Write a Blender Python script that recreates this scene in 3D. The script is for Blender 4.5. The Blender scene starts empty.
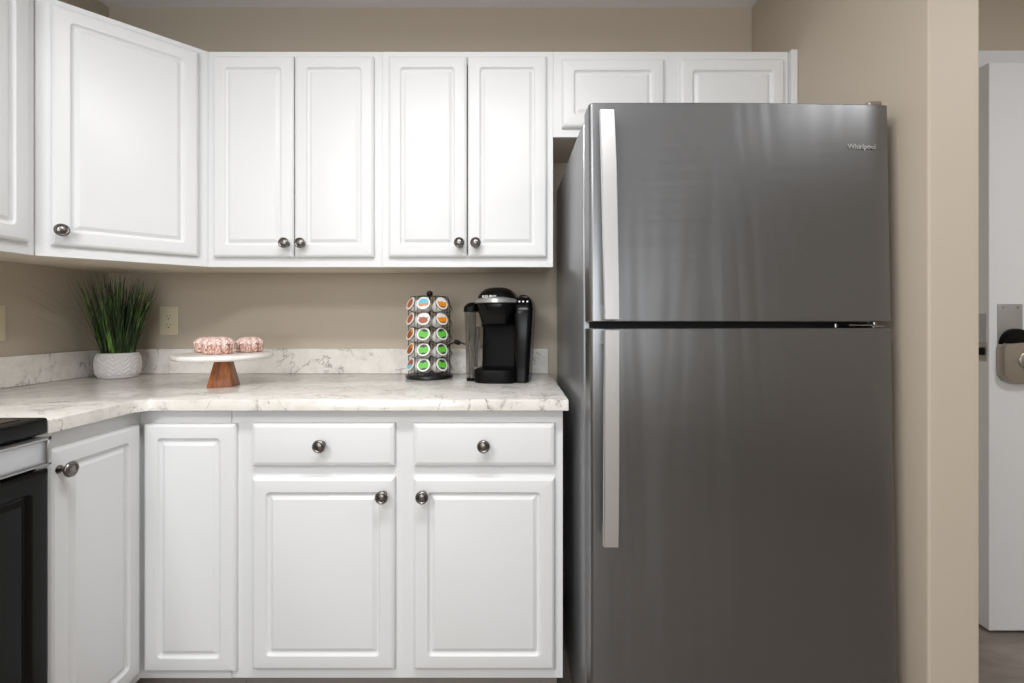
import bpy, bmesh, math, random
from mathutils import Vector, Matrix
PI = math.pi
random.seed(7)
S = bpy.context.scene
COL = S.collection

# ---------------------------------------------------------------- camera, world, lights
CAMY, CAMZ, F = -1.98, 1.142, 474.0
cam_d = bpy.data.cameras.new('camera'); cam = bpy.data.objects.new('camera', cam_d); COL.objects.link(cam)
cam.location = (0, CAMY, CAMZ); cam.rotation_euler = (PI/2, 0, 0)
cam_d.sensor_width = 36; cam_d.lens = F/1024*36; cam_d.shift_y = -23/1024
cam_d.clip_start = .02
S.camera = cam
w = bpy.data.worlds.new('world'); S.world = w; w.use_nodes = True
w.node_tree.nodes['Background'].inputs[0].default_value = (.93, .96, 1, 1)
w.node_tree.nodes['Background'].inputs[1].default_value = .6
def area(name, loc, rot, sx, sy, power, color=(1, 1, 1)):
    d = bpy.data.lights.new(name, 'AREA'); d.shape = 'RECTANGLE'; d.size = sx; d.size_y = sy
    d.energy = power; d.color = color
    o = bpy.data.objects.new(name, d); COL.objects.link(o); o.location = loc; o.rotation_euler = rot
    return o
area('kitchen_tube_light', (-.2, -1.42, 2.352), (0, 0, 0), 1.0, .2, 10.6, (1, 1, 1))
area('left_rear_fill', (-1.05, -2.75, 2.40), (0, 0, 0), .6, .6, 17, (1, 1, 1))  # unseen fill added behind to the left, brightens the right wall
area('rear_fill', (-.5, -5.1, 1.5), (PI/2, 0, 0), 2.0, 1.3, 22, (.93, .97, 1))  # soft fill added behind the camera, standing in for an unseen window
area('hall_fill', (2.0, -1.6, 2.40), (0, 0, 0), .35, .35, 7.5, (1, 1, 1))  # unseen fill lamp, brightens the hall door and wall
S.view_settings.view_transform = 'Standard'; S.view_settings.look = 'None'
S.view_settings.gamma = 1; S.view_settings.use_curve_mapping = False
S.view_settings.exposure = 1.0

# ---------------------------------------------------------------- materials
def lin(c):
    return tuple((v/255/12.92 if v/255 <= .04045 else ((v/255+.055)/1.055)**2.4) for v in c) + (1,)
def mat(name, c, rough=.5, metal=0, **kw):
    m = bpy.data.materials.new(name); m.use_nodes = True
    b = m.node_tree.nodes['Principled BSDF']
    b.inputs['Base Color'].default_value = lin(c)
    b.inputs['Roughness'].default_value = rough; b.inputs['Metallic'].default_value = metal
    for k, v in kw.items(): b.inputs[k.replace('_', ' ')].default_value = v
    return m
def N(m, t, **kw):
    n = m.node_tree.nodes.new(t)
    for k, v in kw.items(): setattr(n, k, v)
    return n
def L(m, a, b): m.node_tree.links.new(a, b)
def bsdf(m): return m.node_tree.nodes['Principled BSDF']
def noise(m, scale, mapping=(1, 1, 1), detail=4, rough=.5, dist=0, coord='Object'):
    tc = N(m, 'ShaderNodeTexCoord'); mp = N(m, 'ShaderNodeMapping'); mp.inputs['Scale'].default_value = mapping
    nz = N(m, 'ShaderNodeTexNoise'); nz.inputs['Scale'].default_value = scale; nz.inputs['Detail'].default_value = detail
    nz.inputs['Roughness'].default_value = rough; nz.inputs['Distortion'].default_value = dist
    L(m, tc.outputs[coord], mp.inputs[0]); L(m, mp.outputs[0], nz.inputs['Vector'])
    return nz
def bump(m, fac, strength=.1, dist=.01):
    b = N(m, 'ShaderNodeBump'); b.inputs['Strength'].default_value = strength; b.inputs['Distance'].default_value = dist
    L(m, fac, b.inputs['Height']); L(m, b.outputs[0], bsdf(m).inputs['Normal']); return b
def ramp(m, fac, stops):
    r = N(m, 'ShaderNodeValToRGB'); e = r.color_ramp.elements
    while len(e) < len(stops): e.new(.5)
    for i, (p, c) in enumerate(stops): e[i].position = p; e[i].color = lin(c)
    L(m, fac, r.inputs[0]); return r

WHITE = mat('white cabinet paint', (227, 228, 229), .36, 0, Specular_IOR_Level=.38)
bump(WHITE, noise(WHITE, 60, (1, 1, .06), 3).outputs[0], .05, .002)
WALL = mat('beige wall paint', (190, 178, 162), .6)
bump(WALL, noise(WALL, 260, detail=2).outputs[0], .08, .001)
CEIL = mat('ceiling paint', (246, 247, 249), .8)
bump(CEIL, noise(CEIL, 150, detail=3).outputs[0], .15, .003)
TAN = mat('bare underside board', (232, 222, 204), .6)
KICK = mat('toe kick board', (150, 143, 136), .5)
NICKEL = mat('brushed nickel', (128, 124, 121), .3, 1)
TRIMW = mat('white door paint', (222, 223, 225), .4)
IVORY = mat('ivory plastic', (214, 203, 176), .35)
IVORYD = mat('dark slot', (60, 52, 44), .6)
BLACK = mat('black gloss plastic', (6, 6, 7), .24, 0, Specular_IOR_Level=.2)
BLACKS = mat('black satin plastic', (4, 4, 5), .5, 0, Specular_IOR_Level=.15)
WIRE = mat('black wire', (18, 17, 17), .35)
RUBBER = mat('dark gasket', (16, 16, 17), .6)
SILVER = mat('satin silver', (178, 178, 178), .3, 1)
GLASSBLACK = mat('black glass', (8, 8, 9), .06)
OVENBLACK = mat('black enamel', (9, 8, 7), .3, 0, Specular_IOR_Level=.2)
LETTER = mat('pale lettering', (205, 205, 205), .4)
CHROMEL = mat('chrome lettering', (190, 190, 190), .3, 1)
SIDE = mat('grey fridge side', (128, 129, 131), .3, .4)
bump(SIDE, noise(SIDE, 350, detail=2).outputs[0], .1, .001)

STEEL = mat('brushed stainless', (136, 137, 139), .27, 1)
bsdf(STEEL).inputs['Anisotropic'].default_value = .55
n1 = noise(STEEL, 5, (.5, 1, 160), 4, .6)
mr = N(STEEL, 'ShaderNodeMapRange'); mr.inputs[3].default_value = .24; mr.inputs[4].default_value = .42
L(STEEL, n1.outputs[0], mr.inputs[0]); L(STEEL, mr.outputs[0], bsdf(STEEL).inputs['Roughness'])
n2 = noise(STEEL, 4.5, (1, 1, .11), 3, .6, .35)
bump(STEEL, n2.outputs[0], .34, .02)
STEELH = mat('handle stainless', (226, 226, 227), .38, 1)

QUARTZ = mat('white quartz with grey veins', (222, 217, 209), .16)
def quartz(m):
    big = noise(m, 5.5, (1, 1.4, 1), 8, .62, 1.2)
    sub = N(m, 'ShaderNodeMath', operation='SUBTRACT'); sub.inputs[1].default_value = .5; L(m, big.outputs[0], sub.inputs[0])
    ab = N(m, 'ShaderNodeMath', operation='ABSOLUTE'); L(m, sub.outputs[0], ab.inputs[0])
    vein = ramp(m, ab.outputs[0], [(0, (255, 255, 255)), (.008, (120, 120, 120)), (.022, (0, 0, 0))])
    msk = noise(m, 9, (1, 1, 1), 4, .6)
    mk = ramp(m, msk.outputs[0], [(.44, (0, 0, 0)), (.58, (255, 255, 255))])
    mu = N(m, 'ShaderNodeMath', operation='MULTIPLY'); L(m, vein.outputs[0], mu.inputs[0]); L(m, mk.outputs[0], mu.inputs[1])
    cl = noise(m, 16, (1, 1, 1), 6, .7)
    base = ramp(m, cl.outputs[0], [(.30, (208, 203, 197)), (.48, (227, 223, 217)), (.7, (235, 231, 225))])
    mx = N(m, 'ShaderNodeMix', data_type='RGBA'); mx.inputs[7].default_value = lin((112, 106, 104))
    L(m, mu.outputs[0], mx.inputs[0]); L(m, base.outputs[0], mx.inputs[6]); L(m, mx.outputs[2], bsdf(m).inputs['Base Color'])
quartz(QUARTZ)

FLOOR = mat('taupe plank floor', (128, 116, 106), .45)
fn = noise(FLOOR, 3.2, (1, 3.5, 1), 8, .65, .6)
fr = ramp(FLOOR, fn.outputs[0], [(.3, (110, 101, 94)), (.55, (138, 129, 121)), (.75, (158, 149, 141))])
L(FLOOR, fr.outputs[0], bsdf(FLOOR).inputs['Base Color'])
WOOD = mat('warm acacia wood', (130, 72, 30), .42)
wn = noise(WOOD, 14, (6, 6, .5), 6, .6, .4)
wr = ramp(WOOD, wn.outputs[0], [(.3, (96, 42, 8)), (.52, (158, 84, 22)), (.72, (196, 118, 42))])
L(WOOD, wr.outputs[0], bsdf(WOOD).inputs['Base Color'])
MARBLE = mat('white marble disc', (238, 236, 231), .2)
mn = noise(MARBLE, 9, (1, 1, 1), 7, .6, 1.2)
mrr = ramp(MARBLE, mn.outputs[0], [(.33, (196, 192, 186)), (.42, (236, 233, 228)), (.7, (243, 241, 237))])
L(MARBLE, mrr.outputs[0], bsdf(MARBLE).inputs['Base Color'])
CAKE = mat('pink dusted sponge', (222, 180, 168), .75)
cn = noise(CAKE, 190, (1, 1, 1), 3, .7)
crp = ramp(CAKE, cn.outputs[0], [(.38, (150, 100, 80)), (.5, (205, 158, 140)), (.62, (240, 220, 212))])
L(CAKE, crp.outputs[0], bsdf(CAKE).inputs['Base Color']); bump(CAKE, cn.outputs[0], .6, .002)
GLAZE = mat('pale pink glaze', (245, 222, 220), .35)
gn = noise(GLAZE, 230, (1, 1, 1), 2, .7)
gr = ramp(GLAZE, gn.outputs[0], [(.40, (196, 146, 130)), (.52, (236, 208, 200)), (.62, (246, 232, 228))])
L(GLAZE, gr.outputs[0], bsdf(GLAZE).inputs['Base Color'])
POT = mat('chalky grey-white ceramic', (206, 203, 203), .75)
bump(POT, noise(POT, 140, detail=4).outputs[0], .25, .002)
SOIL = mat('dark soil', (40, 32, 24), .9)
GRASS = mat('grass blade green', (64, 104, 36), .5)
gt = N(GRASS, 'ShaderNodeObjectInfo')
gg = noise(GRASS, 45, (1, 1, .15), 3, .5)
gr2 = ramp(GRASS, gg.outputs[0], [(.36, (22, 34, 16)), (.52, (40, 66, 24)), (.70, (112, 156, 56))])
L(GRASS, gr2.outputs[0], bsdf(GRASS).inputs['Base Color'])
CUP = mat('white pod plastic', (232, 230, 226), .4)
CYAN = mat('lid light blue', (104, 190, 214), .4)
ORANGE = mat('lid orange', (232, 146, 28), .4)
BROWN = mat('lid brown', (160, 92, 66), .4)
RUST = mat('lid rust', (150, 78, 30), .4)
GREENL = mat('lid green', (98, 190, 62), .4)
DARKL = mat('lid dark print', (58, 66, 58), .4)
PEACH = mat('lid peach', (206, 140, 108), .4)
TANK = mat('smoky clear tank', (222, 218, 212), .08)
bsdf(TANK).inputs['Transmission Weight'].default_value = .93
bsdf(TANK).inputs['IOR'].default_value = 1.06
GLOWW = mat('button print', (225, 228, 230), .4)
DIFF = mat('lamp diffuser plastic', (240, 240, 238), .5)
SATIN = mat('satin nickel lock', (168, 161, 152), .38, .75)
PLATE = mat('aluminium plate', (178, 179, 181), .4, .7)

# ---------------------------------------------------------------- helpers
def link(name, bm, m, parent=None, smooth=None, loc=None, rot=None):
    me = bpy.data.meshes.new(name)
    bmesh.ops.recalc_face_normals(bm, faces=bm.faces)
    bm.to_mesh(me); bm.free()
    for x in (m if isinstance(m, (list, tuple)) else [m]): me.materials.append(x)
    if smooth is not None:
        for p in me.polygons: p.use_smooth = True
        me.set_sharp_from_angle(angle=math.radians(smooth))
    o = bpy.data.objects.new(name, me); COL.objects.link(o)
    if parent: o.parent = parent
    if loc: o.location = loc
    if rot: o.rotation_euler = rot
    return o
def tag(o, label=None, cat=None, group=None, kind=None):
    if label: o['label'] = label
    if cat: o['category'] = cat
    if group: o['group'] = group
    if kind: o['kind'] = kind
    return o
def thing(name, label, cat, loc=(0, 0, 0), rz=0, group=None):
    o = bpy.data.objects.new(name, None); COL.objects.link(o); o.location = loc; o.rotation_euler = (0, 0, rz)
    o.empty_display_size = .05
    return tag(o, label, cat, group)
def struct(name, bm, m, parent=None, smooth=None):
    o = link(name, bm, m, parent, smooth)
    if not parent: o['kind'] = 'structure'
    return o
def new(): return bmesh.new()
def box(bm, x0, x1, y0, y1, z0, z1, bev=0, seg=2):
    r = bmesh.ops.create_cube(bm, size=1)
    vs = r['verts']
    for v in vs:
        v.co = Vector(((x0+x1)/2+v.co.x*(x1-x0), (y0+y1)/2+v.co.y*(y1-y0), (z0+z1)/2+v.co.z*(z1-z0)))
    if bev:
        es = set(e for v in vs for e in v.link_edges)
        bmesh.ops.bevel(bm, geom=list(es), offset=bev, segments=seg, affect='EDGES', profile=.5)
    return bm
def rrect(w, h, r, n=5):
    """closed loop of 4*(n+1) points, corner radius r, centred"""
    r = max(r, .00005); out = []
    for cx, cy, a0 in ((w/2-r, h/2-r, 0), (-w/2+r, h/2-r, 90), (-w/2+r, -h/2+r, 180), (w/2-r, -h/2+r, 270)):
        for k in range(n+1):
            a = math.radians(a0+90*k/n); out.append((cx+r*math.cos(a), cy+r*math.sin(a)))
    return out
def loft(bm, rings, cap0=True, cap1=True, closed=True, mi=0):
    vr = [[bm.verts.new(p) for p in r] for r in rings]
    n = len(vr[0])
    for a, b in zip(vr, vr[1:]):
        for i in range(n if closed else n-1):
            f = bm.faces.new((a[i], a[(i+1) % n], b[(i+1) % n], b[i])); f.material_index = mi
    if cap0: bm.faces.new(vr[0][::-1]).material_index = mi
    if cap1: bm.faces.new(vr[-1]).material_index = mi
    return vr
def lathe(bm, prof, n=40, c=(0, 0, 0), axis=None, mi=0):
    M = Matrix.Translation(c)
    if axis is not None: M = M @ Vector(axis).normalized().to_track_quat('Z', 'Y').to_matrix().to_4x4()
    rings = [[M @ Vector((max(r, 1e-5)*math.cos(2*PI*k/n), max(r, 1e-5)*math.sin(2*PI*k/n), z)) for k in range(n)] for r, z in prof]
    return loft(bm, rings, mi=mi)
def tube(bm, pts, r, n=8, cyc=False):
    pts = [Vector(p) for p in pts]; rings = []; N_ = len(pts); up = None
    for i, p in enumerate(pts):
        a = pts[(i-1) % N_] if (cyc or i) else p; b = pts[(i+1) % N_] if (cyc or i < N_-1) else p
        t = (b-a).normalized()
        if up is None: up = t.orthogonal().normalized()
        up = (up - t*up.dot(t)).normalized(); s = t.cross(up)
        rr = r[i] if isinstance(r, (list, tuple)) else r
        rings.append([p + (up*math.cos(2*PI*k/n)+s*math.sin(2*PI*k/n))*rr for k in range(n)])
    if cyc: rings.append(rings[0])
    vr = loft(bm, rings, not cyc, not cyc)
    return vr
def smoothpath(pts, k=8):
    P = [Vector(p) for p in pts]; P = [P[0]*2-P[1]]+P+[P[-1]*2-P[-2]]; out = []
    for i in range(1, len(P)-2):
        for j in range(k):
            t = j/k; a, b, c, d = P[i-1:i+3]
            out.append(.5*((2*b)+(c-a)*t+(2*a-5*b+4*c-d)*t*t+(3*b-a-3*c+d)*t**3))
    out.append(P[-2]); return out
def text_mesh(name, body, size, m, parent, loc, rot, depth=.0006, bold=0):
    c = bpy.data.curves.new('letters', 'FONT'); c.body = body; c.size = size; c.extrude = depth; c.offset = bold
    c.align_x = 'CENTER'; c.align_y = 'CENTER'
    t = bpy.data.objects.new('tmp', c); COL.objects.link(t); bpy.context.view_layer.update()
    me = bpy.data.meshes.new_from_object(t.evaluated_get(bpy.context.evaluated_depsgraph_get()))
    bpy.data.objects.remove(t); me.materials.clear(); me.materials.append(m)
    o = bpy.data.objects.new(name, me); COL.objects.link(o); o.parent = parent; o.location = loc; o.rotation_euler = rot
    return o

# ---------------------------------------------------------------- room shell
XL, XR, XS, YW, H = -1.684, 1.0, 1.123, 0.0, 2.44
YC = -.843
struct('floor', box(new(), XL-.1, 3.2, -5.3, .1, -.05, 0), FLOOR)
struct('ceiling', box(new(), XL-.1, 3.2, -5.3, .1, H, H+.05), CEIL)
struct('wall_back', box(new(), XL-.1, XS, 0, .1, 0, H), WALL)
struct('wall_left', box(new(), XL-.1, XL, -5.3, 0, 0, H), WALL)
struct('wall_right', box(new(), XR, XS, YC, 0, 0, H, .006, 3), WALL)
struct('wall_hall', box(new(), XS, 3.1, -.15, -.05, 0, H), WALL)
struct('wall_hall_side', box(new(), 3.1, 3.2, -5.3, -.05, 0, H), WALL)
bm = new()
box(bm, XL, -1.5, -5.3, -5.2, 0, H); box(bm, .5, 3.1, -5.3, -5.2, 0, H)
box(bm, -1.5, .5, -5.3, -5.2, 0, .85); box(bm, -1.5, .5, -5.3, -5.2, 2.15, H)
struct('wall_front', bm, WALL)

# entry door standing open in the hall
DX0, DX1, DY0, DY1 = 1.727, 2.62, -.265, -.22
d = struct('door_1', box(new(), DX0, DX1, DY0, DY1, .012, 2.070, .002, 1), TRIMW)
bm = new()
box(bm, 1.66, 2.74, -.172, -.15, 2.072, 2.166, .004)
box(bm, 1.66, 1.75, -.172, -.15, 0, 2.065, .004); box(bm, 2.65, 2.74, -.172, -.15, 0, 2.065, .004)
struct('trim_1', bm, TRIMW)
# latch plate on the edge of the door
bm = new(); box(bm, DX0-.0015, DX0, DY0+.010, DY1-.008, .985, 1.16, .0005, 1)
link('edge_plate', bm, PLATE, d)
bm = new(); box(bm, DX0-.003, DX0-.0012, DY0+.008, DY1-.006, .99, 1.055, .0005, 1)
lp = link('latch_plate', bm, SATIN, d)
bm = new(); box(bm, DX0-.012, DX0-.002, DY0+.014, DY1-.014, 1.008, 1.036, .003, 2)
link('latch_bolt', bm, BLACKS, d)
def hallpt(px, py, y=DY0):
    s = F/(y-CAMY); return (px-512)/s, CAMZ+(318.5-py)/s
x0, z1 = hallpt(997, 304); x1, z0 = hallpt(1022, 350)
bm = new(); box(bm, x0, x1, DY0-.003, DY0, z0, z1, .0014, 2)
pl = link('backplate', bm, PLATE, d, 35)
for px in (1002, 1017):
    sx, sz = hallpt(px, 307.5)
    bm = new(); lathe(bm, [(.004, 0), (.004, .0012), (.002, .0018)], 14, (sx, DY0-.003, sz), (0, -1, 0)); link('screw', bm, SATIN, pl, 40)
cxk, czk = hallpt(1013, 344)
bm = new(); lathe(bm, [(.056, 0), (.056, .014), (.052, .020), (.036, .024), (0, .025)], 40, (cxk, DY0-.003, czk), (0, -1, 0))
link('black_rosette', bm, BLACKS, d, 40)
# lock body: shield shape
a0, b1 = hallpt(996, 343); a1, b0 = hallpt(1038, 383)
bw, bh = a1-a0, b1-b0; cx, cz = (a0+a1)/2, (b0+b1)/2
def shield(k, y):
    pts = []
    for (u, v) in [(-1, .8), (-.9, 1), (0, 1.08), (.9, 1), (1, .8), (1, -.55), (.8, -.85), (.5, -1), (0, -1.04), (-.5, -1), (-.8, -.85), (-1, -.55)]:
        pts.append((cx+u*bw/2*k, y, cz+v*bh/2*k))
    return pts
bm = new(); loft(bm, [shield(1, DY0-.003), shield(1, DY0-.022), shield(.96, DY0-.028), shield(.88, DY0-.030)])
lb = link('lock_body', bm, SATIN, d, 30)
bm = new(); lathe(bm, [(.030, 0), (.030, .004), (.026, .007), (.012, .009), (.012, .035), (.0, .036)], 36, (cx+.004, DY0-.029, cz+.012), (0, -1, 0))
link('lever_hub', bm, SATIN, lb, 35)
bm = new(); tube(bm, smoothpath([(cx, DY0-.060, cz+.012), (cx+.03, DY0-.064, cz+.012), (cx+.07, DY0-.060, cz+.010), (cx+.11, DY0-.054, cz+.008)], 6), .010, 12)
link('lever', bm, SATIN, d, 40)

# ---------------------------------------------------------------- cabinets
def door_mesh(w, h, raised=True):
    """raised panel door: local x 0..w, z 0..h, front toward -y"""
    bm = new(); T = .019
    if raised:
        P = [(0, 0, .001), (0, .011, .001), (.003, .0155, .001), (.008, .0186, .001), (.010, .019, .001),
             (.040, .019, .012), (.0415, .0182, .012), (.0435, .0150, .011), (.046, .0125, .010), (.050, .0110, .004),
             (.0515, .0110, .0005), (.0620, .0174, .0005), (.063, .0176, .0005)]
    else:
        P = [(0, 0, .001), (0, .011, .001), (.003, .0150, .001), (.011, .0186, .001), (.013, .019, .001)]
    rings = []
    for ins, y, r in P:
        rings.append([(w/2+x, -y, h/2+z) for x, z in rrect(w-2*ins, h-2*ins, r, 5)])
    loft(bm, rings)
    bmesh.ops.remove_doubles(bm, verts=bm.verts, dist=1e-6)
    return bm
def knob_mesh():
    bm = new()
    lathe(bm, [(.0085, 0), (.0085, .002), (.0055, .005), (.0052, .014), (.0075, .018), (.0145, .0215), (.0162, .0245), (.0155, .0275),
               (.0125, .0292), (.0105, .0284), (.0095, .0272), (.007, .0284), (.004, .0292), (0, .0294)], 36, (0, 0, 0), (0, -1, 0))
    return bm
KM = None
def knob(parent, x, z):
    global KM
    if KM is None:
        o = link('knob', knob_mesh(), NICKEL, parent, 50); KM = o.data
    else:
        o = bpy.data.objects.new('knob', KM); COL.objects.link(o); o.parent = parent
    o.location = (x, -.019, z); o.scale = (1.13, 1.13, 1.13); return o
def front(name, root, x0, x1, z0, z1, kn=None, raised=True, y=0, rz=0):
    o = link(name, door_mesh(x1-x0, z1-z0, raised), WHITE, root, 13)
    o.location = (x0, y, z0); o.rotation_euler = (0, 0, rz)
    if kn: knob(o, kn[0]-x0, kn[1]-z0)
    return o
def pbox(root, name, m, *a, bev=.001):
    return link(name, box(new(), *a, bev, 1), m, root)

ZB, ZT = 1.324, 2.084
UH = ZT-ZB
def upper(label, X0, X1, zb, doors, group=None):
    r = thing('upper_cabinet', label, 'cabinet', (X0, -.305, zb), 0, group)
    W = X1-X0; h = ZT-zb
    mids = [] if h > .5 else [((doors[0][1]+doors[1][0])/2-X0)]
    bm = new()
    for a in ((.001, .017, .0192, .303, .014, h), (W-.017, W-.001, .0192, .303, .014, h), (.017, W-.017, .0192, .303, h-.016, h),
              (.017, W-.017, .290, .303, .03, h-.016), (.017, W-.017, .0192, .303, .014, .03)): box(bm, *a)
    link('carcass', bm, WHITE, r)
    bm = new()
    for a in ((.0003, .040, 0, h), (W-.040, W-.0003, 0, h), (.040, W-.040, h-.045, h), (.040, W-.040, 0, .045)): box(bm, a[0], a[1], 0, .019, a[2], a[3])
    for m_ in mids: box(bm, m_-.045, m_+.045, 0, .019, .045, h-.045)
    link('face_frame', bm, WHITE, r)
    pbox(r, 'bottom_panel', TAN, .002, W-.002, .0195, .303, .008, .0138)
    for (x0, x1, z0, z1, kx, kz) in doors:
        front('door', r, x0-X0, x1-X0, z0-zb, z1-zb, (kx-X0, kz-zb) if kx is not None else None)
    return r
D0, D1 = 1.357, 2.062
upper('white double-door wall cabinet above the cake stand, beside the angled corner cabinet', -1.074, -.459, ZB,
      [(-1.0475, -.7655, D0, D1, -.785, 1.4025), (-.7615, -.485, D0, D1, -.730, 1.4025)])
upper('white double-door wall cabinet above the coffee maker, next to the refrigerator', -.459, .145, ZB,
      [(-.433, -.1588, D0, D1, -.1817, 1.4035), (-.1548, .122, D0, D1, -.1255, 1.4035)])
c = upper('short white two-door wall cabinet mounted above the refrigerator', .145, .975, 1.783,
      [(.175, .534, 1.812, 2.052, None, 0), (.590, .955, 1.812, 2.052, None, 0)])
pbox(c, 'filler_strip', WHITE, .832, .8535, -.019, .303, 0, ZT-.001-1.783)
# angled corner wall cabinet
r = thing('corner_wall_cabinet', 'white angled corner wall cabinet with a single raised-panel door', 'cabinet', (-1.379, -.61, ZB), PI/4)
LN = .305*math.sqrt(2)
q = math.sqrt(.5)
def loc2(X, Y):      # world xy to the corner cabinet's frame
    a, b = X+1.379, Y+.61
    return (a*q+b*q, -a*q+b*q)
def prism(bm, pts, z0, z1):
    loft(bm, [[(x, y, z0) for x, y in pts], [(x, y, z1) for x, y in pts]])
foot = [loc2(-1.379, -.6085), loc2(-1.0755, -.305), loc2(-1.0755, -.002), loc2(XL+.001, -.002), loc2(XL+.001, -.6085)]
bm = new(); prism(bm, foot, .014, UH); link('carcass', bm, WHITE, r)
bm = new(); prism(bm, foot, .008, .0138); link('bottom_panel', bm, TAN, r)
bm = new(); box(bm, .0003, LN-.0003, -.0015, .016, 0, UH, .001, 1); link('face_frame', bm, WHITE, r)
front('door', r, .033, .400, D0-ZB, D1+.002-ZB, (.0556, 1.399-ZB), y=-.0015)
# wall cabinet on the left wall
r = thing('upper_cabinet', 'white wall cabinet on the left wall, cut off by the picture edge', 'cabinet', (-1.379, -1.372, ZB), PI/2)
Wl = .760
pbox(r, 'carcass', WHITE, .001, Wl-.001, .019, .303, .014, UH)
pbox(r, 'face_frame', WHITE, .0003, Wl-.0008, 0, .019, 0, UH)
pbox(r, 'bottom_panel', TAN, .002, Wl-.002, .0195, .303, .008, .0138)
front('door', r, .026, .376, D0-ZB, D1-ZB, (.346, .078))
front('door', r, .384, .733, D0-ZB, D1-ZB, (.414, .078))

# base cabinets
ZK, ZC = .103, .882
def kick(root, *a): return pbox(root, 'toe_kick', KICK, *a)
XB0, XB1 = -.81, .147
r = thing('base_cabinet', 'white base cabinet with two drawers over two doors under the countertop', 'cabinet', (XB0, -.61, 0))
Wb = XB1-XB0
pbox(r, 'carcass', WHITE, .001, Wb-.001, .019, .608, ZK+.0002, ZC-.001)
pbox(r, 'face_frame', WHITE, .0006, Wb, 0, .019, ZK, ZC-.0005)
kick(r, .0003, Wb-.01, .075, .59, .0, ZK)
for (x0, x1, kx) in ((-.744, -.336, -.365), (-.282, .1225, -.252)):
    front('drawer_front', r, x0-XB0, x1-XB0, .720, .843, ((x0+x1)/2-XB0, .784), raised=False)
    front('door', r, x0-XB0, x1-XB0, .138, .687, (kx-XB0, .6415))
XF = XL+.61      # face of the left run
r = thing('corner_base_cabinet', 'white L-shaped corner base cabinet with two doors meeting at the inside corner', 'cabinet', (XF, -.61, 0))
bm = new(); pts = [(0, 0), (XB0-XF-.0006, 0), (XB0-XF-.0006, .608), (XL-XF+.002, .608), (XL-XF+.002, -.302), (0, -.302)]
prism(bm, pts, ZK, ZC-.0005); link('carcass', bm, WHITE, r)
bm = new(); pts = [(-.075, .075), (XB0-XF-.0003, .075), (XB0-XF-.0003, .59), (XL-XF+.01, .59), (XL-XF+.01, -.295), (-.075, -.295)]
prism(bm, pts, 0, ZK); link('toe_kick', bm, KICK, r)
front('door', r, -1.0535-XF, -.791-XF, .131, .841, None)
o = front('door', r, 0, .264, .131, .841, (.018, .791)); o.rotation_euler = (0, 0, PI/2); o.location = (0, -.284, .131)

# ---------------------------------------------------------------- countertop
def arc(cx, cy, r, a0, a1, n=8):
    return [(cx+r*math.cos(math.radians(a0+(a1-a0)*k/n)), cy+r*math.sin(math.radians(a0+(a1-a0)*k/n))) for k in range(n+1)]
XE = XL+.640
outl = [(XL+.001, -.0005), (.150, -.0005), (.159, -.0005)]
outl = [(XL+.0005, -.0005), (.160, -.0005)] + arc(.156, -.642, .004, 0, -90, 3) + arc(XE+.045, -.691, .045, 90, 180, 8) + [(XE, -.913), (XL+.0005, -.913)]
rings = []
def inset(pts, d):
    n = len(pts); out = []
    ar = sum(pts[i][0]*pts[(i+1) % n][1]-pts[(i+1) % n][0]*pts[i][1] for i in range(n)); sg = 1 if ar > 0 else -1
    for i in range(n):
        p0, p1, p2 = Vector(pts[i-1]), Vector(pts[i]), Vector(pts[(i+1) % n])
        a = (p1-p0).normalized(); b = (p2-p1).normalized()
        na = Vector((-a.y, a.x))*sg; nb = Vector((-b.y, b.x))*sg
        m = (na+nb).normalized(); out.append(tuple(p1+m*d/max(m.dot(na), .3)))
    return out
i1, i2 = inset(outl, .0012), inset(outl, .004)
bm = new()
loft(bm, [[(x, y, ZC) for x, y in i1], [(x, y, ZC+.0012) for x, y in outl], [(x, y, .910) for x, y in outl],
          [(x, y, .9128) for x, y in i1], [(x, y, .914) for x, y in i2]])
ct = link('countertop', bm, QUARTZ, None, 40)
tag(ct, 'white quartz countertop with grey veins wrapping the corner', 'countertop')
box_ = box(new(), XL+.0215, .150, -.0205, -.0005, .9142, 1.016, .0015, 2)
tag(link('backsplash', box_, QUARTZ), 'low veined quartz upstand along the back wall', 'backsplash')
box_ = box(new(), XL+.0005, XL+.0205, -.912, -.0005, .9142, 1.016, .0015, 2)
tag(link('backsplash', box_, QUARTZ), 'low veined quartz upstand along the left wall', 'backsplash')

# ---------------------------------------------------------------- outlets
def outlet(label, loc, rz):
    r = thing('wall_outlet', label, 'outlet', loc, rz)
    bm = new(); box(bm, -.039, .039, -.005, -.0003, -.0595, .0595, .0022, 3); link('cover_plate', bm, IVORY, r, 40)
    bm = new(); box(bm, -.0165, .0165, -.0068, -.0045, -.0335, .0335, .001, 2); f = link('receptacle', bm, IVORY, r, 40)
    for sz in (-1, 1):
        bm = new()
        box(bm, -.0080, -.0058, -.0072, -.0066, sz*.018-.001, sz*.018+.007); box(bm, .0056, .0078, -.0072, -.0066, sz*.018-.001, sz*.018+.006)
        lathe(bm, [(.0028, 0), (.0028, .0006)], 12, (0, -.0066, sz*.018-.009), (0, -1, 0))
        link('slots', bm, IVORYD, f)
        bm = new(); lathe(bm, [(.003, 0), (.003, .001), (.001, .0014)], 12, (0, -.005, sz*.048), (0, -1, 0)); link('screw', bm, IVORY, r, 40)
    return r
outlet('ivory wall outlet on the back wall between the potted grass and the cake stand', (-1.430, 0, 1.132), 0)
outlet('ivory wall plate on the left wall at the left picture edge', (XL, -.446, 1.127), PI/2)

# ---------------------------------------------------------------- stove
r = thing('electric_range', 'black electric range with stainless handle trim at the left edge', 'range', (XL, -.9165, .005))
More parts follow.
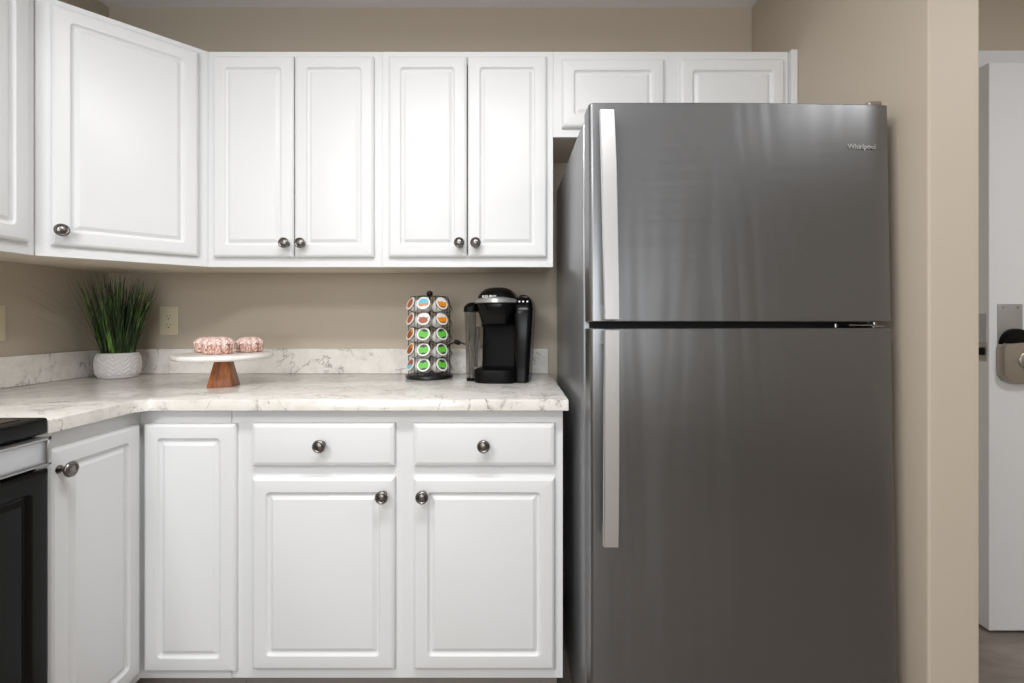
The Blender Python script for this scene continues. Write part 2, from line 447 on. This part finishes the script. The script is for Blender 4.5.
# local x: out from left wall (0..0.65), y: negative toward camera
W = .76
bm = new(); box(bm, .02, .615, -W, -.002, .06, .876, .002, 1); link('body', bm, OVENBLACK, r)
bm = new(); box(bm, .01, .646, -W, 0, .879, .916, .007, 3); t = link('cooktop_frame', bm, BLACK, r, 40)
bm = new(); box(bm, .05, .612, -W+.03, -.03, .9158, .9172, .0004, 1); g = link('glass_top', bm, GLASSBLACK, r)
for (bx, by, br) in ((.20, -.2, .09), (.20, -.56, .075), (.45, -.2, .075), (.45, -.56, .1)):
    bm = new(); tube(bm, [(bx+br*math.cos(a*PI/24), by+br*math.sin(a*PI/24), .9172) for a in range(48)], .0008, 5, True)
    link('burner_ring', bm, SIDE, r, 60)
# stainless strip along the top of the oven door, with a raised frame
bm = new(); box(bm, .616, .649, -W+.002, -.001, .812, .873, .003, 2)
st = link('trim_strip', bm, mat('pale stainless', (205, 206, 208), .35, .8), r, 40)
bm = new()
for a in ((-W+.003, -.002, .866, .8735), (-W+.003, -.002, .8115, .817)): box(bm, .648, .6545, *a, .0015, 1)
box(bm, .648, .6545, -.012, -.002, .8115, .8735, .0015, 1); link('strip_frame', bm, SILVER, st, 40)
bm = new(); M = Matrix.Translation((.631, -W+.001, .17)) @ Matrix.Rotation(PI/2, 4, 'Z')
dm = door_mesh(W-.002, .632); bmesh.ops.transform(dm, matrix=M, verts=dm.verts)
link('oven_door', dm, OVENBLACK, r, 18)
bm = new(); box(bm, .6465, .6475, -W+.10, -.10, .30, .66, .0003, 1); link('oven_window', bm, GLASSBLACK, r)
bm = new(); box(bm, .60, .643, -W+.001, -.001, .065, .165, .003, 2); link('bottom_drawer', bm, OVENBLACK, r, 40)
for dx in (.06, .56):
    for dy in (-.05, -W+.05):
        bm = new(); lathe(bm, [(.018, 0), (.018, .01), (.01, .012), (.01, .062)], 16, (dx, dy, -.005)); link('foot', bm, BLACKS, r)

# ---------------------------------------------------------------- refrigerator
FW, FZ = .766, 1.688
fr_ = thing('refrigerator', 'stainless steel top-freezer refrigerator with vertical bar handles', 'refrigerator', (.1950, -.8195, 0), math.radians(.8))
fr_.rotation_euler = (math.radians(-1.25), 0, math.radians(.9))
def rdoor(z0, z1, name):
    bm = new(); pts = []
    D = .068; rad = .012; b = .006
    for k in range(7):                          # left rounded edge
        a = math.radians(180+90*k/6); pts.append((rad+rad*math.cos(a), rad+rad*math.sin(a)))
    for k in range(1, 24):
        t = k/24; pts.append((rad+(FW-rad-.008)*t, -b*math.sin(PI*t)))
    for k in range(5):
        a = math.radians(270+90*k/4); pts.append((FW-.008+.008*math.cos(a), .008+.008*math.sin(a)))
    pts += [(FW, D), (0, D)]
    ip = inset(pts, .0025)
    loft(bm, [[(x, y, z0) for x, y in ip], [(x, y, z0+.0025) for x, y in pts], [(x, y, z1-.0025) for x, y in pts], [(x, y, z1) for x, y in ip]])
    return link(name, bm, STEEL, fr_, 35)
bm = new(); box(bm, -.004, FW, .078, .705, .035, 1.672, .006, 2); link('body', bm, SIDE, fr_, 40)
bm = new(); box(bm, .012, FW-.012, .0685, .0778, .10, 1.665); link('gasket', bm, RUBBER, fr_)
bm = new(); box(bm, .01, FW-.01, .03, .0777, .02, .085, .003, 2); link('kick_grille', bm, BLACKS, fr_)
for fx in (.06, FW-.06):
    for fy in (.12, .64):
        bm = new(); lathe(bm, [(.02, .002 if fy < .3 else .012), (.02, .012 if fy < .3 else .02), (.008, .02), (.008, .04)], 16, (fx, fy, 0)); link('foot', bm, BLACKS, fr_)
up = rdoor(1.134, FZ, 'freezer_door'); lo = rdoor(.10, 1.118, 'fridge_door')
# handles
def handle(par, z0, z1, prot):
    """prot(t): distance of the grip from the door at height t in 0..1"""
    n = 16; bm = new(); x0, x1 = .0215, .058; rings = []
    for k in range(n+1):
        t = k/n; z = z0+(z1-z0)*t; p = prot(t); th = .012
        ring = [(x0, -p+th, z), (x0, -p+.002, z), (x0+.002, -p, z), (x1-.002, -p, z), (x1, -p+.002, z), (x1, -p+th, z)]
        rings.append(ring)
    loft(bm, rings)
    h = link('handle', bm, STEELH, par, 35)
    for t in (.035, .965):
        z = z0+(z1-z0)*t; p = prot(t); bm = new()
        box(bm, x0+.007, x1-.006, -p+.0105, .010, z-.017, z+.017, .002, 1); link('handle_mount', bm, SIDE, h, 40)
    return h
handle(up, 1.139, 1.656, lambda t: .074-.042*t**1.5)
handle(lo, .599, 1.113, lambda t: .052+.022*t**.7)
text_mesh('lettering', 'Whirlpool', .0175, CHROMEL, up, (.693, -.0035, 1.578), (PI/2, 0, math.radians(.7)), .0007, .0003)
# hinges
bm = new(); box(bm, FW-.042, FW-.006, -.002+.012, .06, FZ+.001, FZ+.016, .006, 3); box(bm, FW-.12, FW-.02, .05, .16, 1.6725, 1.686, .004, 2)
link('hinge_cover', bm, SATIN, fr_, 40)
bm = new(); box(bm, FW-.10, FW-.012, .012, .07, 1.1235, 1.1275, .001, 1); box(bm, FW-.045, FW-.012, .006, .05, 1.1195, 1.1235, .001, 1)
lathe(bm, [(.006, 0), (.006, .014)], 16, (FW-.03, .022, 1.119))
lathe(bm, [(.004, 0), (.004, .009)], 16, (FW-.13, .022, 1.120))
link('centre_hinge', bm, SILVER, fr_, 40)

# ---------------------------------------------------------------- potted grass
ZS = .914
r = thing('potted_grass', 'artificial green grass in a short white chevron pot in the counter corner', 'plant', (-1.533, -.135, ZS))
bm = new(); n = 180; rings = []
prof = [(.058, .0), (.064, .0015), (.068, .010), (.0715, .024), (.0735, .040), (.0735, .055), (.0725, .068), (.0705, .080), (.0685, .090), (.0670, .0945)]
full = []
for i in range(len(prof)-1):
    for j in range(5):
        t = j/5; full.append((prof[i][0]*(1-t)+prof[i+1][0]*t, prof[i][1]*(1-t)+prof[i+1][1]*t))
full.append(prof[-1])
for rr, z in full:
    ring = []
    for k in range(n):
        a = 2*PI*k/n; tri = abs(((k/n*14) % 1)-.5)*2
        ph = ((z-tri*.016)/.0170) % 1
        dd = .0042*(abs(ph-.5)*2) if .010 < z < .086 else 0
        R_ = rr+dd-.001; ring.append((R_*math.cos(a), R_*math.sin(a)*.92, z))
    rings.append(ring)
for rr, z in ((.0645, .0955), (.0615, .093), (.060, .080)):
    rings.append([(rr*math.cos(2*PI*k/n), rr*.92*math.sin(2*PI*k/n), z) for k in range(n)])
loft(bm, rings); link('pot', bm, POT, r, 50)
bm = new(); lathe(bm, [(.059, .0795), (.058, .082), (.02, .085), (0, .085)], 30); bmesh.ops.scale(bm, vec=(1, .92, 1), verts=bm.verts); link('soil', bm, SOIL, r, 60)
bm = new()
def blade(bm, base, az, lean, ln, wd, droop):
    d = Vector((math.cos(az), math.sin(az), 0)); side = Vector((-math.sin(az+random.uniform(-1.3, 1.3)), math.cos(az), 0)).normalized()
    k = 9; prev = None; p = Vector(base); ang = lean
    for i in range(k+1):
        t = i/k; wv = wd*(1-t)**.6*(.6+.4*min(1, t*5)) + .0002
        q1 = p+side*wv; q2 = p-side*wv; q3 = p+d*wv*.5
        vs = [bm.verts.new(q) for q in (q1, q3, q2)]
        for v in vs:
            v.co.z = min(v.co.z, .4085)
            v.co.x = max(v.co.x, XL+.003+1.533 if v.co.z > .103 else XL+.024+1.533); v.co.y = min(v.co.y, .132 if v.co.z > .103 else .112)
        if prev:
            bm.faces.new((prev[0], prev[1], vs[1], vs[0])); bm.faces.new((prev[1], prev[2], vs[2], vs[1]))
        prev = vs
        p = p + (d*math.sin(ang)+Vector((0, 0, math.cos(ang))))*ln/k; ang += droop/k
for i in range(430):
    a = random.uniform(0, 2*PI); rb = .052*math.sqrt(random.random())
    base = (rb*math.cos(a), rb*.9*math.sin(a), .080)
    az = a+random.uniform(-.6, .6); lean = .03+.27*(rb/.052)*random.uniform(.2, 1.15)
    blade(bm, base, az, lean, random.uniform(.17, .335), random.uniform(.0012, .0030), random.uniform(-.06, .34))
for (az, lean, ln, dr) in ((PI+1.15, .62, .40, .55), (PI+1.0, .75, .36, .5), (PI+1.25, .45, .42, .75), (-.8, .55, .27, .5), (-.5, .5, .26, .4), (PI+.9, .5, .33, .5)):
    blade(bm, (.04*math.cos(az), .04*math.sin(az), .082), az, lean, ln, .0013, dr)
tag(link('grass_blades', bm, GRASS, r), kind='stuff')

# ---------------------------------------------------------------- cake stand and cakes
CX, CY = -.982, -.365
TOPZ = 1.0235
r = thing('cake_stand', 'round white marble cake stand on a tapered wooden foot', 'cake stand', (CX, CY, ZS))
bm = new(); rings = []
for z, s in ((0, .076), (.0015, .078), (.05, .059), (.0915, .042)):
    rings.append([(x, y, z) for x, y in rrect(s, s, .003, 3)])
loft(bm, rings); f = link('wooden_foot', bm, WOOD, r, 25); f.rotation_euler = (0, 0, math.radians(13))
bm = new(); lathe(bm, [(.138, .0912), (.146, .0922), (.151, .0960), (.1525, .1010), (.151, .1055), (.147, .1082), (.140, .1095), (0, .1095)], 72)
link('marble_plate', bm, MARBLE, r, 50)
def cake(label, x, y, sc, rz):
    t = thing('mini_bundt_cake', label, 'cake', (x, y, TOPZ+.0003), rz, 'mini cakes on the marble stand')
    t.scale = (sc, sc, sc*1.14)
    bm = new(); n = 96; rings = []
    for rr, z, fl in ((.034, 0, .05), (.0405, .002, .09), (.041, .020, .10), (.039, .030, .10), (.034, .037, .08), (.026, .0435, .04), (.016, .0455, 0), (.010, .043, 0), (.006, .036, 0)):
        rings.append([(rr*(1+fl*2.4*(abs(math.cos(5*2*PI*k/n))-.6))*math.cos(2*PI*k/n), rr*(1+fl*2.4*(abs(math.cos(5*2*PI*k/n))-.6))*math.sin(2*PI*k/n), z) for k in range(n)])
    loft(bm, rings); link('sponge', bm, CAKE, t, 60)
    bm = new(); rings = []
    for rr, z, fl in ((.0425, .0265, .10), (.0418, .033, .10), (.036, .0390, .08), (.027, .0455, .04), (.016, .0475, 0), (.010, .044, 0)):
        ring = []
        for k in range(n):
            a = 2*PI*k/n; m_ = rr*(1+fl*2.4*(abs(math.cos(5*a))-.6)); zz = z
            if z < .028: zz = z-.012*(abs(math.cos(5*a)) < .5)+.003*math.sin(7*a)
            ring.append((m_*math.cos(a), m_*math.sin(a), zz))
        rings.append(ring)
    loft(bm, rings, False, False); link('glaze', bm, GLAZE, t, 60)
cake('front mini fluted cake with pink dusting, nearest the stand\'s centre', CX-.003, CY-.022, 1.05, .2)
cake('left rear mini fluted pink cake, partly hidden behind another cake', CX-.089, CY+.060, 1.0, .5)
cake('right-hand mini fluted pink cake, set apart on the marble stand', CX+.048, CY+.074, .98, .1)

# ---------------------------------------------------------------- pod carousel
KX, KY = -.318, -.150
r = thing('pod_carousel', 'black wire coffee pod carousel with a round base and ball top', 'pod holder', (KX, KY, ZS))
bm = new(); lathe(bm, [(.086, 0), (.090, .002), (.091, .008), (.089, .013), (.080, .016), (.02, .017), (0, .017)], 64); link('base', bm, WIRE, r, 40)
bm = new(); tube(bm, [(0, 0, .016), (0, 0, .325)], .0035, 12); link('centre_rod', bm, WIRE, r, 60)
bm = new(); lathe(bm, [(.003, -.012), (.008, -.010), (.0115, -.004), (.0125, .001), (.0105, .007), (.006, .011), (0, .0125)], 24, (0, 0, .323)); link('ball_knob', bm, WIRE, r, 60)
view = math.atan2(CAMY-KY, 0-KX)            # direction from carousel to camera
TIER = [CAMZ+(318.5-y)/263-ZS for y in (303.6, 318.8, 333.6, 348.8, 363.8)]
ANG = {'left': math.radians(-61), 'front': math.radians(-16), 'right': math.radians(34)}
RL, TILT = .081, math.radians(23)
def pframe(ai, z):
    a = view+ai
    ax = Vector((math.cos(a)*math.cos(TILT), math.sin(a)*math.cos(TILT), math.sin(TILT)))
    c = Vector((RL*math.cos(a), RL*math.sin(a), z))
    X = Vector((-math.sin(a), math.cos(a), 0)); Y = ax.cross(X)     # X to the right as seen from outside, Y up
    return Matrix(((X.x, Y.x, ax.x, c.x), (X.y, Y.y, ax.y, c.y), (X.z, Y.z, ax.z, c.z), (0, 0, 0, 1)))
for ci in range(7):
    ai = math.radians((-61, -16, 34, 85, 136, 187, 240)[ci])
    for z in TIER:
        M = pframe(ai, z); bm = new()
        tube(bm, [M @ Vector((.0240*math.cos(2*PI*k/24), .0240*math.sin(2*PI*k/24), -.0042)) for k in range(24)], .0011, 6, True)
        tube(bm, [M @ Vector((0, -.0245, -.0042)), M @ Vector((0, -.027, -.02)), M @ Vector((0, -.022, -.044)), Vector((.004*math.cos(view+ai), .004*math.sin(view+ai), z-.030))], .0009, 6)
        link('pod_ring', bm, WIRE, r, 60)
    bm = new()
    for s in (-1, 1):
        pts = [M0 @ Vector((s*.0235, 0, -.004)) for M0 in [pframe(ai, zz) for zz in TIER]]
        pts = [pts[i] for i in range(5)]
        lowp = Vector((pts[-1].x, pts[-1].y, .014))
        tube(bm, pts+[lowp], .0010, 6)
        tp = pts[0]; tube(bm, [tp, Vector((tp.x*.9, tp.y*.9, TIER[0]+.026)), Vector((tp.x*.4, tp.y*.4, TIER[0]+.030)), Vector((0, 0, TIER[0]+.030))], .0010, 6)
    link('upright_wires', bm, WIRE, r, 60)
def lid_mesh(pat, mats):
    bm = new(); n = 32; radii = [0, .004, .008, .012, .016, .0195, .0235, .0250]
    prev = None
    for ri, rr in enumerate(radii):
        ring = [bm.verts.new((rr*math.cos(2*PI*k/n), rr*math.sin(2*PI*k/n), .0016-.0006*(ri == 7))) for k in range(n)] if ri else [bm.verts.new((0, 0, .0016))]
        if prev:
            for k in range(n):
                f = bm.faces.new((prev[0], ring[k], ring[(k+1) % n])) if len(prev) == 1 else bm.faces.new((prev[k], ring[k], ring[(k+1) % n], prev[(k+1) % n]))
                c = f.calc_center_median(); f.material_index = pat(c.x, c.y) if rr <= .0196 else 0
        prev = ring
    back = [bm.verts.new((.0250*math.cos(2*PI*k/n), .0250*math.sin(2*PI*k/n), 0)) for k in range(n)]
    for k in range(n): bm.faces.new((prev[k], back[k], back[(k+1) % n], prev[(k+1) % n]))
    bm.faces.new(back[::-1])
    me_o = link('lid', bm, mats, None); me = me_o.data; bpy.data.objects.remove(me_o); return me
LIDS = {
 'green': lid_mesh(lambda x, y: 2 if (y > .009 and abs(x) < .012) or (y < -.013) else 1, [CUP, GREENL, DARKL]),
 'orange': lid_mesh(lambda x, y: 0 if y > .006 else (2 if y < -.011 else 1), [CUP, ORANGE, BROWN]),
 'blue': lid_mesh(lambda x, y: 1 if y > -.001 else (2 if y > -.013 else 0), [CUP, CYAN, PEACH]),
 'brown': lid_mesh(lambda x, y: 1 if y < .006 and abs(x) < .017 else 0, [CUP, BROWN, PEACH]),
 'mauve': lid_mesh(lambda x, y: 1 if (x*x+y*y) < .016**2 else 2, [CUP, BROWN, PEACH]),
 'rust': lid_mesh(lambda x, y: 2 if (y > .004 and x > 0) else 1, [CUP, RUST, ORANGE]),
 'mixed': lid_mesh(lambda x, y: 1 if y < -.002 else 2, [CUP, CYAN, BROWN]),
}
bm = new(); lathe(bm, [(.0165, -.044), (.0185, -.043), (.0205, -.028), (.0224, -.027), (.0232, -.002), (.0250, -.0012), (.0250, 0)], 32)
cupo = link('cup', bm, CUP, None, 40); CUPM = cupo.data; bpy.data.objects.remove(cupo)
DESC = {'green': 'green-lidded', 'orange': 'orange-lidded', 'blue': 'blue and peach lidded', 'brown': 'white-lidded, brown-print',
        'mauve': 'brown-lidded', 'rust': 'rust-lidded', 'mixed': 'brown and blue lidded'}
TN = ['top tier', 'second tier from top', 'middle tier', 'second tier from bottom', 'bottom tier']
PODS = {'left': ['mauve', 'mauve', 'rust', 'rust', 'mixed'], 'front': ['blue', 'brown', 'green', 'green', 'green'], 'right': ['orange', 'orange', 'green', 'green', 'green']}
COLN = {'left': 'left column', 'front': 'middle column', 'right': 'right column'}
for cn_, kinds in PODS.items():
    for i, k in enumerate(kinds):
        M = Matrix.Translation((KX, KY, ZS)) @ pframe(ANG[cn_], TIER[i])
        t = thing('coffee_pod', '%s coffee pod in the %s of the carousel, %s' % (DESC[k], TN[i], COLN[cn_]), 'coffee pod', group='coffee pods in the wire carousel')
        t.matrix_world = M @ Matrix.Rotation(random.uniform(-.25, .25), 4, 'Z')
        o = bpy.data.objects.new('cup', CUPM); COL.objects.link(o); o.parent = t
        o = bpy.data.objects.new('lid', LIDS[k]); COL.objects.link(o); o.parent = t

# ---------------------------------------------------------------- coffee maker
r = thing('coffee_maker', 'black single-serve pod coffee maker with silver lid handle', 'coffee maker', (-.041, -.182, ZS), math.radians(-7))
def rb(bm, levels, n=6):
    """levels: (z, x0, x1, y0, y1, radius)"""
    loft(bm, [[((x0+x1)/2+x, (y0+y1)/2+y, z) for x, y in rrect(x1-x0, y1-y0, rr, n)] for z, x0, x1, y0, y1, rr in levels])
bm = new()
rb(bm, [(0, -.085, .090, -.010, .120, .02), (.003, -.087, .092, -.012, .122, .02), (.15, -.082, .095, -.008, .122, .02), (.285, -.076, .098, .0, .124, .025),
        (.300, -.068, .096, .004, .120, .025), (.306, -.05, .094, .012, .11, .025)])
link('rear_housing', bm, BLACKS, r, 35)
bm = new()
rb(bm, [(0, .064, .110, -.118, .050, .014), (.004, .062, .114, -.121, .053, .016), (.15, .062, .122, -.124, .054, .018), (.245, .060, .128, -.124, .056, .020),
        (.268, .060, .128, -.118, .056, .022), (.288, .062, .123, -.102, .054, .022), (.303, .068, .114, -.078, .048, .020), (.312, .075, .102, -.055, .040, .012), (.315, .080, .096, -.045, .03, .007)])
link('side_column', bm, BLACK, r, 35)
bm = new()
rb(bm, [(0, -.080, .072, -.142, .0, .045), (.003, -.083, .074, -.146, .0, .048), (.040, -.084, .074, -.150, .0, .05), (.046, -.081, .072, -.147, .0, .048), (.048, -.074, .068, -.14, .0, .045)])
tr = link('drip_tray', bm, BLACKS, r, 35)
bm = new()
for k in range(9): box(bm, -.052+k*.0125, -.047+k*.0125, -.115, -.02, .0482, .0500, .0006, 1)
link('tray_grate', bm, BLACK, tr)
bm = new()
rb(bm, [(.205, -.052, .044, -.112, .02, .04), (.209, -.060, .052, -.120, .02, .045), (.235, -.066, .060, -.130, .03, .05), (.255, -.072, .068, -.136, .04, .053), (.278, -.077, .072, -.142, .06, .055), (.284, -.075, .070, -.140, .06, .055)])
link('brew_head', bm, BLACK, r, 35)
bm = new(); rb_l = []
for t in [k/9 for k in range(10)]:
    zz = .285+.058*math.sin(t*PI/2); s = math.cos(t*PI/2)**.75*.96+.04
    rb_l.append((zz, -.006-.070*s, -.006+.073*s, -.028-.112*s, -.028+.115*s*.95, .060*s))
rb(bm, rb_l); lid = link('lid', bm, BLACK, r, 50)
# silver crescent handle
bm = new(); rings = []
for k in range(25):
    t = k/24; a = math.radians(-168+156*t); thick = .003+.011*math.sin(PI*t)**.6; hgt = .006+.0125*math.sin(PI*min(1, t*1.0))**.5
    cx_, cy_ = -.006+.083*math.cos(a), -.060+.096*math.sin(a)
    ix, iy = -.006+(.083-thick)*math.cos(a), -.060+(.096-thick)*math.sin(a)
    z = .2815+.002*t
    rings.append([(ix, iy, z), (cx_, cy_, z+.002), (cx_, cy_, z+hgt*.8), (ix, iy, z+hgt+.003)])
loft(bm, rings); link('lid_handle', bm, mat('silver plastic', (190, 190, 190), .3, .7), r, 40)
text_mesh('lettering', 'KEURIG', .0145, LETTER, lid, (-.022, -.1405, .3045), (math.radians(62), 0, 0), .0006, .0003)
bm = new()
rb(bm, [(.012, -.118, -.0885, -.090, .105, .014), (.15, -.122, -.0845, -.092, .108, .02), (.252, -.126, -.079, -.094, .110, .022)])
rb(bm, [(.0505, -.0860, -.066, -.090, -.016, .006), (.15, -.0838, -.066, -.090, -.016, .006), (.198, -.0810, -.066, -.090, -.016, .006)])
link('water_tank', bm, TANK, r, 35)
bm = new(); rb(bm, [(.2525, -.128, -.078, -.097, .112, .022), (.270, -.128, -.078, -.095, .112, .024), (.283, -.118, -.078, -.082, .104, .022), (.287, -.108, -.080, -.07, .095, .02)])
link('tank_lid', bm, BLACKS, r, 35)
bm = new(); rb(bm, [(0, -.116, -.086, -.088, .104, .012), (.0118, -.118, -.086, -.090, .105, .014)]); link('tank_base', bm, BLACKS, r, 35)
for k, (bx, by) in enumerate(((.080, -.112), (.094, -.112), (.109, -.112))):
    bm = new(); lathe(bm, [(.0035, 0), (.0035, .0012), (.002, .0016)], 14, (bx, -.1015, .288), (0, -.75, .5)); link('button', bm, GLOWW, r, 40)
bm = new(); box(bm, .084, .106, -.070, -.045, .3045, .3065, .002, 1); link('display', bm, SIDE, r)
bm = new()
tube(bm, smoothpath([(-.05, .110, .060), (-.085, .118, .088), (-.120, .105, .108), (-.155, .098, .122), (-.190, .090, .132), (-.225, .080, .12), (-.250, .065, .07), (-.262, .055, .006)], 8), .0030, 8)
link('power_cord', bm, RUBBER, r, 60)
bm = new(); lathe(bm, [(.006, 0), (.009, .004), (.010, .018), (.006, .026)], 16, (-.180, .092, .128), (-1, -.1, .35)); link('cord_clip', bm, RUBBER, r, 50)

# ---------------------------------------------------------------- kitchen ceiling fixture, and housings added over two fill lights (above the frame)
for (lx, ly, sx, sy, lab) in ((-.2, -1.42, 1.2, .26, 'long white ceiling light above the kitchen floor'), (-1.05, -2.75, .7, .7, 'square housing added over the unseen fill light behind'), (2.0, -1.6, .4, .4, 'small square housing added over the unseen hall fill light')):
    t = thing('ceiling_light', lab, 'ceiling light', (lx, ly, H))
    bm = new(); zt = -.0005; zb_ = -.083 if ly == -1.42 else -.035
    box(bm, -sx/2, sx/2, -sy/2, sy/2, zb_, zt, .006, 2); link('housing', bm, DIFF, t, 40)
